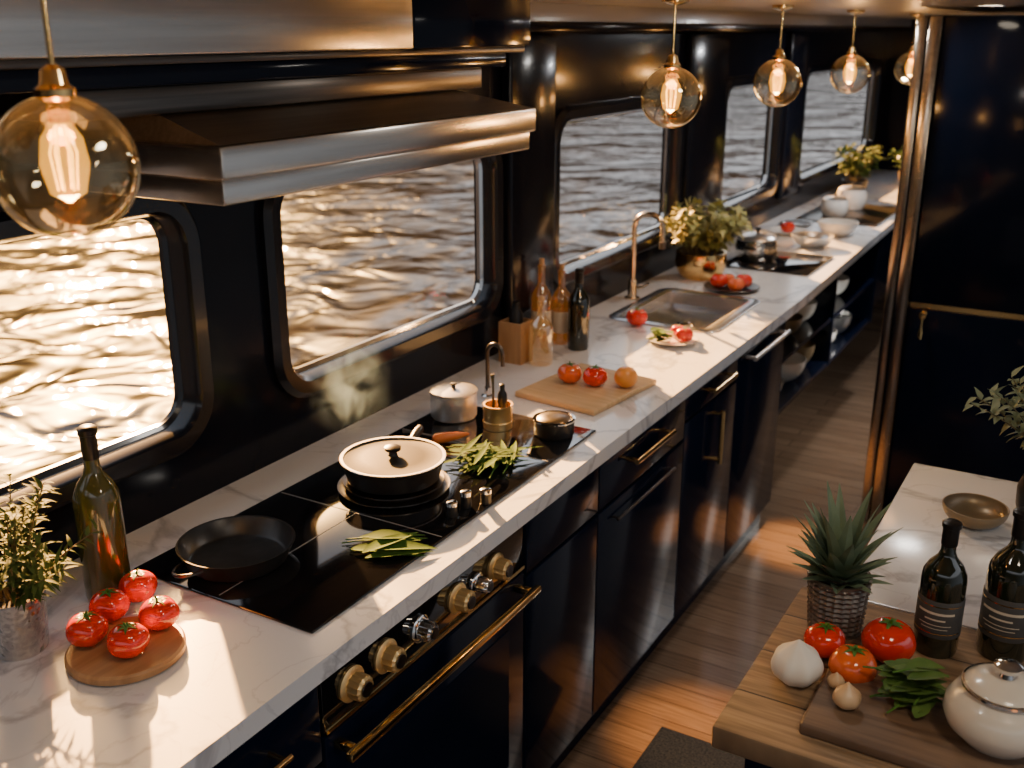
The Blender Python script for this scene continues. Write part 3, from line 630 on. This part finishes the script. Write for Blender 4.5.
bm=NB(); box(bm,.17,.56,4.40,4.84,WT+.0002,WT+.008,.003); tag(fin('hot_plate',bm,'glassblack'),'second black glass hot plate set on the far worktop','hot plate')
zz=WT+.0083; x,y=.27,4.60; R=.092; o=thing('stock_pot','pewter lidded pot standing on the far black hot plate','pot',(x,y,zz))
bm=NB(); lathe(bm,[(0,0),(R*.85,0),(R,.02),(R*1.02,.06),(R*.95,.09),(R*.98,.094),(R*.9,.092),(0,.09)],40); fin('body',bm,'hammer',o)
bm=NB(); lathe(bm,[(R*.97,.0945),(R*.9,.104),(R*.5,.118),(0,.122)],40); l=fin('lid',bm,'alu',o)
bm=NB(); lathe(bm,[(0,.1222),(.007,.1222),(.006,.13),(.014,.136),(.012,.144),(0,.146)],20); fin('lid_knob',bm,'iron',l)
for s in (-1,1):
    bm=NB(); tube(bm,[(s*.02,s*R*1.0,.062),(s*.02,s*R*1.25,.068),(-s*.02,s*R*1.25,.068),(-s*.02,s*R*1.0,.062)],.006,8); fin('handle',bm,'darksteel',o)
# far worktop ware
def fbowl(name,label,cat,x,y,z,R,h,mat,group=None): return tag(fin(name,bowl_bm(R,h),mat,None,(x,y,z)),label,cat,group)
fbowl('bowl','wide pewter bowl on the far worktop behind the hot plate','bowl',.40,5.06,WT,.10,.055,'alu')
fbowl('bowl','white bowl on the far worktop against the window pillar','bowl',.16,4.98,WT,.085,.06,'white')
bm=NB(); dish(bm,.10,.02,.7); tag(fin('plate',bm,'white',None,(.20,5.33,WT)),'white plate on the far worktop holding a tomato','plate')
bm,top=blob_bm(.036); tag(fin('tomato',bm,'red',None,(.20,5.33,WT+.0055),ang=80),'lone red tomato on the far white plate','tomato')
fbowl('bowl','white serving bowl on the worktop just before the far tray','bowl',.43,5.42,WT,.10,.07,'white')
bm=NB(); dish(bm,.09,.016,.7); tag(fin('plate',bm,'alu',None,(.17,5.60,WT)),'small metal plate by the window before the far tray','plate')
bm=NB(); box(bm,.12,.55,5.75,6.45,WT+.0002,WT+.012,.004); tag(fin('serving_tray',bm,'darksteel'),'dark tray at the far end of the worktop','tray')
zt2=WT+.0122
for (x,y,R,h,lab) in ((.28,5.95,.075,.09,'pale lidded crock standing nearer on the far tray'),(.30,6.25,.085,.11,'pale lidded crock standing farther on the far tray')):
    o=thing('crock',lab,'pot',(x,y,zt2),0,'crocks on the far tray')
    bm=NB(); lathe(bm,[(0,0),(R*.8,0),(R,h*.3),(R,h*.7),(R*.9,h),(R*.84,h),(0,h*.97)],32); fin('body',bm,'white',o)
    bm=NB(); lathe(bm,[(R*.89,h+.0005),(R*.7,h*1.12),(0,h*1.18)],32); l=fin('lid',bm,'alu',o)
    bm=NB(); lathe(bm,[(0,h*1.181),(.008,h*1.181),(.012,h*1.3),(0,h*1.33)],16); fin('lid_knob',bm,'iron',l)
R=.08;H=.11
potted('potted_plant','leafy green plant in a dark pot before the farthest window','plant',.20,6.75,WT,[(0,0),(R*.75,0),(R,H),(R*.92,H),(R*.88,H*.8),(0,H*.78)],'iron',(R*.87,H*.84),22,.22,.15,.07,.032,9,'olive',.05)
potted('potted_plant','small leafy plant in a bronze pot at the far worktop end','plant',.43,7.3,WT,[(0,0),(R*.75,0),(R,H),(R*.92,H),(R*.88,H*.8),(0,H*.78)],'bowl',(R*.87,H*.84),18,.18,.12,.06,.03,9,'leaf',.05)
# open-shelf ware
for (x,y,z,R,h,mat,lab) in ((.46,4.10,.6605,.09,.07,'white','white bowl nearest on the upper open shelf'),(.46,4.38,.6605,.10,.08,'bowl','bronze-brown bowl, second on the upper open shelf'),(.46,4.64,.6605,.09,.09,'white','deep white bowl, third on the upper open shelf'),(.46,4.95,.6605,.09,.08,'alu','pewter bowl on the far half of the upper open shelf'),(.46,5.2,.6605,.10,.09,'white','white bowl on the far half of the upper open shelf'),(.46,4.12,.4405,.11,.09,'alu','pewter bowl on the lower open shelf'),(.46,4.42,.4405,.12,.10,'white','white bowl on the lower open shelf'),(.46,4.68,.4405,.09,.10,'bowl','bronze-brown bowl on the lower open shelf'),(.46,5.0,.4405,.11,.09,'white','white bowl on the far half of the lower open shelf'),(.46,5.3,.4405,.11,.10,'alu','pewter bowl on the far half of the lower open shelf')):
    fbowl('bowl',lab,'bowl',x,y,z,R,h,mat,'bowls on the open shelves')
# ---------------------------------------------------------------- table ware (right)
x,y,m=at(834,627); R=.052; H=.10
o=thing('pineapple_plant','spiky pineapple crown in a dark woven metal pot on the table','plant',(x,y,WT))
bm=NB(); lathe(bm,[(0,0),(R*.86,0)]+[(R*(.86+.14*k/40),.002+(H-.004)*k/40) for k in range(41)]+[(R*1.04,H),(R*1.04,H+.004),(R*.94,H+.004),(R*.90,H*.8),(0,H*.78)],96,fn=lambda a,r,z:(r*(1+(.05*math.sin(12*a+z*330)*math.sin(12*a-z*330) if .004<z<H-.003 and r>R*.84 else 0)),z)); fin('pot',bm,'weave',o)
bm=NB(); lathe(bm,[(0,H*.79),(R*.88,H*.80),(R*.88,H*.88),(0,H*.92)],24); fin('soil',bm,'soil',o)
bm=NB()
for lay in range(7):
    e=math.radians(26+lay*9); n=max(5,9-lay); L=.070+.011*lay if lay<5 else .122
    for k in range(n):
        a=2*math.pi*(k+.5*(lay%2))/n+random.uniform(-.12,.12); ee=e+random.uniform(-.08,.08)
        leaf(bm,(math.cos(a)*.018,math.sin(a)*.018,H*.90+lay*.006),(math.cos(a)*math.cos(ee),math.sin(a)*math.cos(ee),math.sin(ee)),L*random.uniform(.9,1.1),.036,.12,6,fold=.4,shape=-1)
fin('crown',bm,'pine',o,recalc=False)
fruit('garlic_bulb','large white garlic bulb at the left on the wooden table','garlic',797,664,WT,0,'garlic',False,None,.84,7,.045,dim=-.05,tip=.25,r=.040)
fruit('tomato','red tomato on the wooden table behind the garlic bulb','tomato',825,640,WT,0,'red',True,'tomatoes on the wooden table',r=.034)
fruit('tomato','orange-red tomato on the wooden table, front one of three','tomato',853,665,WT,0,'red2',True,'tomatoes on the wooden table',r=.0375)
fruit('tomato','big red tomato on the wooden table beside the labelled bottle','tomato',889,640,WT,0,'red',True,'tomatoes on the wooden table',r=.0435)
bm=NB(); box(bm,1.385,1.735,1.345,1.515,WT,WT+.02,.005,3); tag(fin('cutting_board',bm,'darkboard'),'dark wooden cutting board at the front of the wooden table','board')
ZB=WT+.0202
fruit('small_onion','small brown onion on the dark cutting board corner','onion',847,697,ZB,0,'onion',False,None,.85,6,.03,dim=-.05,tip=.4,r=.021)
fruit('small_onion','tiny brown onion half hidden behind the other one','onion',836,681,ZB,0,'onion',False,None,.85,6,.03,dim=-.05,tip=.4,r=.013)
x,y,m=at(913,695,ZB+.01); bunch('leaf_bunch','bunch of glossy green leaves on the dark cutting board','herbs',x,y,ZB+.0005,52,.066,.028,'leaf',.6,.9,.065,.026)
x,y,m=at(996,738,ZB); o=thing('lidded_jar','round cream ceramic jar with a rounded lid, right front','jar',(x,y,ZB)); R=.077
bm=NB(); lathe(bm,[(0,0),(R*.62,0),(R*.66,.004),(R*.93,.024),(R,.040),(R*.97,.056),(R*.84,.072),(R*.70,.079),(R*.68,.083),(R*.62,.083),(R*.58,.078),(0,.075)],52); fin('body',bm,'cream',o)
bm=NB(); lathe(bm,[(R*.67,.0832),(R*.72,.085),(R*.70,.089),(R*.55,.096),(R*.25,.102),(0,.103)],48); l=fin('lid',bm,'cream',o)
bm=NB(); lathe(bm,[(R*.70,.0840),(R*.745,.0845),(R*.745,.0885),(R*.70,.0895)],48); fin('lid_rim',bm,'chrome',l)
bm=NB(); lathe(bm,[(0,.1032),(.010,.1032),(.008,.110),(.018,.116),(.019,.122),(.010,.127),(0,.127)],28); fin('lid_knob',bm,'chrome',l)
x,y,m=at(934,648); bottle('dark wine bottle with black label on the table behind the greens',x,y,WT,hz(x,y,521)-WT,.036,'bottle','foil','paper',group='wine bottles on the table')
x,y,m=at(1001,652); bottle('dark wine bottle at the right edge behind the cream jar',x,y,WT,hz(x,y,510)-WT,.041,'bottle','foil','paper',group='wine bottles on the table')
x,y,m=at(973,524,.918); o=tag(fin('bowl',bowl_bm(.066,.042,.42),'bowl',None,(x,y,.918)),'shallow bronze-brown bowl on the marble island','bowl')
x,y,m=at(1026,512,.918); o=thing('bud_vase','dark slim vase of leafy olive twigs at the right edge','vase',(x+.01,y,.918))
bm=NB(); lathe(bm,[(0,0),(.028,0),(.034,.02),(.036,.06),(.022,.10),(.014,.12),(.014,.15),(.018,.155),(.011,.152),(.010,.03),(0,.028)],32); fin('body',bm,'iron',o)
sb,lb=NB(),NB(); herb(sb,lb,6,.16,.10,.034,.015,14,(0,0,.14),.005); herb(sb,lb,8,.17,.17,.034,.015,14,(0,0,.14),.005,a0=math.radians(200),aw=.8); fin('stem',sb,'stem',o); fin('foliage',lb,'greygreen',o,recalc=False)
# downlights
for (x,y,lab) in ((1.19,3.95,'small round recessed ceiling downlight above the tall cabinet'),):
    o=thing('downlight',lab,'downlight',(x,y,CEIL-.004))
    bm=NB(); lathe(bm,[(.036,.0035),(.050,.0035),(.050,.001),(.040,-.002),(.036,0.001)],28); fin('ring',bm,'chrome',o)
    bm=NB(); lathe(bm,[(0,.0005),(.036,.0005),(.036,.0035),(0,.0035)],24); fin('lens',bm,'lens',o)
# ---------------------------------------------------------------- lights
def area(loc,target,size,e,c,name):
    l=bpy.data.lights.new(name,'AREA'); l.energy=e; l.color=c; l.size=size; l.shape='DISK'
    o=bpy.data.objects.new(name,l); COL.objects.link(o); o.location=loc
    o.rotation_euler=(Vector(loc)-Vector(target)).to_track_quat('Z','Y').to_euler(); return o
def spot(loc,target,ang,e,c,name):
    l=bpy.data.lights.new(name,'SPOT'); l.energy=e; l.color=c; l.spot_size=math.radians(ang); l.spot_blend=.9; l.shadow_soft_size=.03
    o=bpy.data.objects.new(name,l); COL.objects.link(o); o.location=loc
    o.rotation_euler=(Vector(loc)-Vector(target)).to_track_quat('Z','Y').to_euler(); return o
area((1.0,.9,1.95),(.9,1.0,0),.12,1.0,(1,.94,.86),'ceiling_fill')  # fill lights added under the ceiling to brighten the room, no fixtures
area((1.0,2.3,1.95),(.95,2.4,0),.12,2.4,(1,.93,.84),'ceiling_fill')
area((.8,4.0,1.95),(.75,4.0,0),.12,5,(1,.95,.88),'ceiling_fill')
area((.78,5.6,1.95),(.7,5.6,0),.12,14,(.95,.97,1),'ceiling_fill')
area((1.9,1.0,1.95),(1.7,1.7,.9),.25,5,(1,.82,.60),'ceiling_fill')
area((.925,4.9,.62),(.55,4.9,0),.25,5,(1,.96,.9),'aisle_floor_fill')  # added unseen fill that brightens the floor below the hanging shelves
spot((1.0,1.9,1.96),(.88,2.42,0),17,420,(1,.48,.14),'sun_streak_spot')  # added spots standing in for warm sun streaks on the aisle floor
spot((.82,3.5,1.96),(.79,3.75,0),15,480,(1,.48,.14),'sun_streak_spot')
e=math.radians(22); hv=Vector((-.79,.61,0)).normalized(); SD=Vector((hv.x*math.cos(e),hv.y*math.cos(e),math.sin(e)))
l=bpy.data.lights.new('low_sun','SUN'); l.energy=64; l.color=(1,.47,.14); l.angle=math.radians(.8)
o=bpy.data.objects.new('low_sun',l); COL.objects.link(o); o.rotation_euler=SD.to_track_quat('Z','Y').to_euler(); o.location=(-5,5,5)
w=bpy.data.worlds.new('dusk_sky'); sc.world=w; w.use_nodes=True; nt=w.node_tree; bg=nt.nodes['Background']
tc=nt.nodes.new('ShaderNodeTexCoord'); nrm=nt.nodes.new('ShaderNodeVectorMath'); nrm.operation='NORMALIZE'; nt.links.new(tc.outputs['Generated'],nrm.inputs[0])
dt=nt.nodes.new('ShaderNodeVectorMath'); dt.operation='DOT_PRODUCT'; dt.inputs[1].default_value=SD; nt.links.new(nrm.outputs[0],dt.inputs[0])
def mth(op,a,b):
    n=nt.nodes.new('ShaderNodeMath'); n.operation=op
    for i,q in enumerate((a,b)):
        if isinstance(q,(int,float)): n.inputs[i].default_value=q
        else: nt.links.new(q,n.inputs[i])
    return n.outputs[0]
d=mth('MAXIMUM',dt.outputs['Value'],0.0)
glow=mth('ADD',mth('MULTIPLY',mth('POWER',d,170.0),140.0),mth('MULTIPLY',mth('POWER',d,40.0),3.2))
sp_=nt.nodes.new('ShaderNodeSeparateXYZ'); nt.links.new(nrm.outputs[0],sp_.inputs[0])
skyc=ramp(nt,sp_.outputs['Z'],[(0,(.035,.031,.027)),(.22,(.045,.04,.035)),(.30,(.85,.87,.92)),(1,(.70,.80,.98))])
def vscale(col,fac):
    n=nt.nodes.new('ShaderNodeVectorMath'); n.operation='SCALE'; n.inputs[0].default_value=col; nt.links.new(fac,n.inputs['Scale']); return n.outputs[0]
def vadd(a,b):
    n=nt.nodes.new('ShaderNodeVectorMath'); n.operation='ADD'; nt.links.new(a,n.inputs[0]); nt.links.new(b,n.inputs[1]); return n.outputs[0]
tot=vadd(skyc,vscale((1,.50,.11),glow))
tot=vadd(tot,vscale((.80,.88,1.0),mth('MULTIPLY',mth('POWER',mth('MAXIMUM',sp_.outputs['X'],0.0),2.0),.34)))
yz=mth('MULTIPLY',mth('POWER',mth('MAXIMUM',sp_.outputs['Y'],0.0),7.0),mth('MINIMUM',mth('MAXIMUM',mth('MULTIPLY',mth('SUBTRACT',sp_.outputs['Z'],.07),6.0),0.0),1.0))
tot=vadd(tot,vscale((.84,.89,.96),mth('MULTIPLY',yz,2.8)))
nt.links.new(tot,bg.inputs['Color']); bg.inputs['Strength'].default_value=1.0
# ---------------------------------------------------------------- camera
cd=bpy.data.cameras.new('camera'); cd.sensor_width=36; cd.lens=36*F0/1024; cd.clip_start=.02; cd.clip_end=600
cd.dof.use_dof=True; cd.dof.focus_distance=1.95; cd.dof.aperture_fstop=4.0
co=bpy.data.objects.new('camera',cd); COL.objects.link(co); co.location=(CX,CY,CZ); co.rotation_euler=(math.pi/2-PITCH,0,YAW)
sc.camera=co
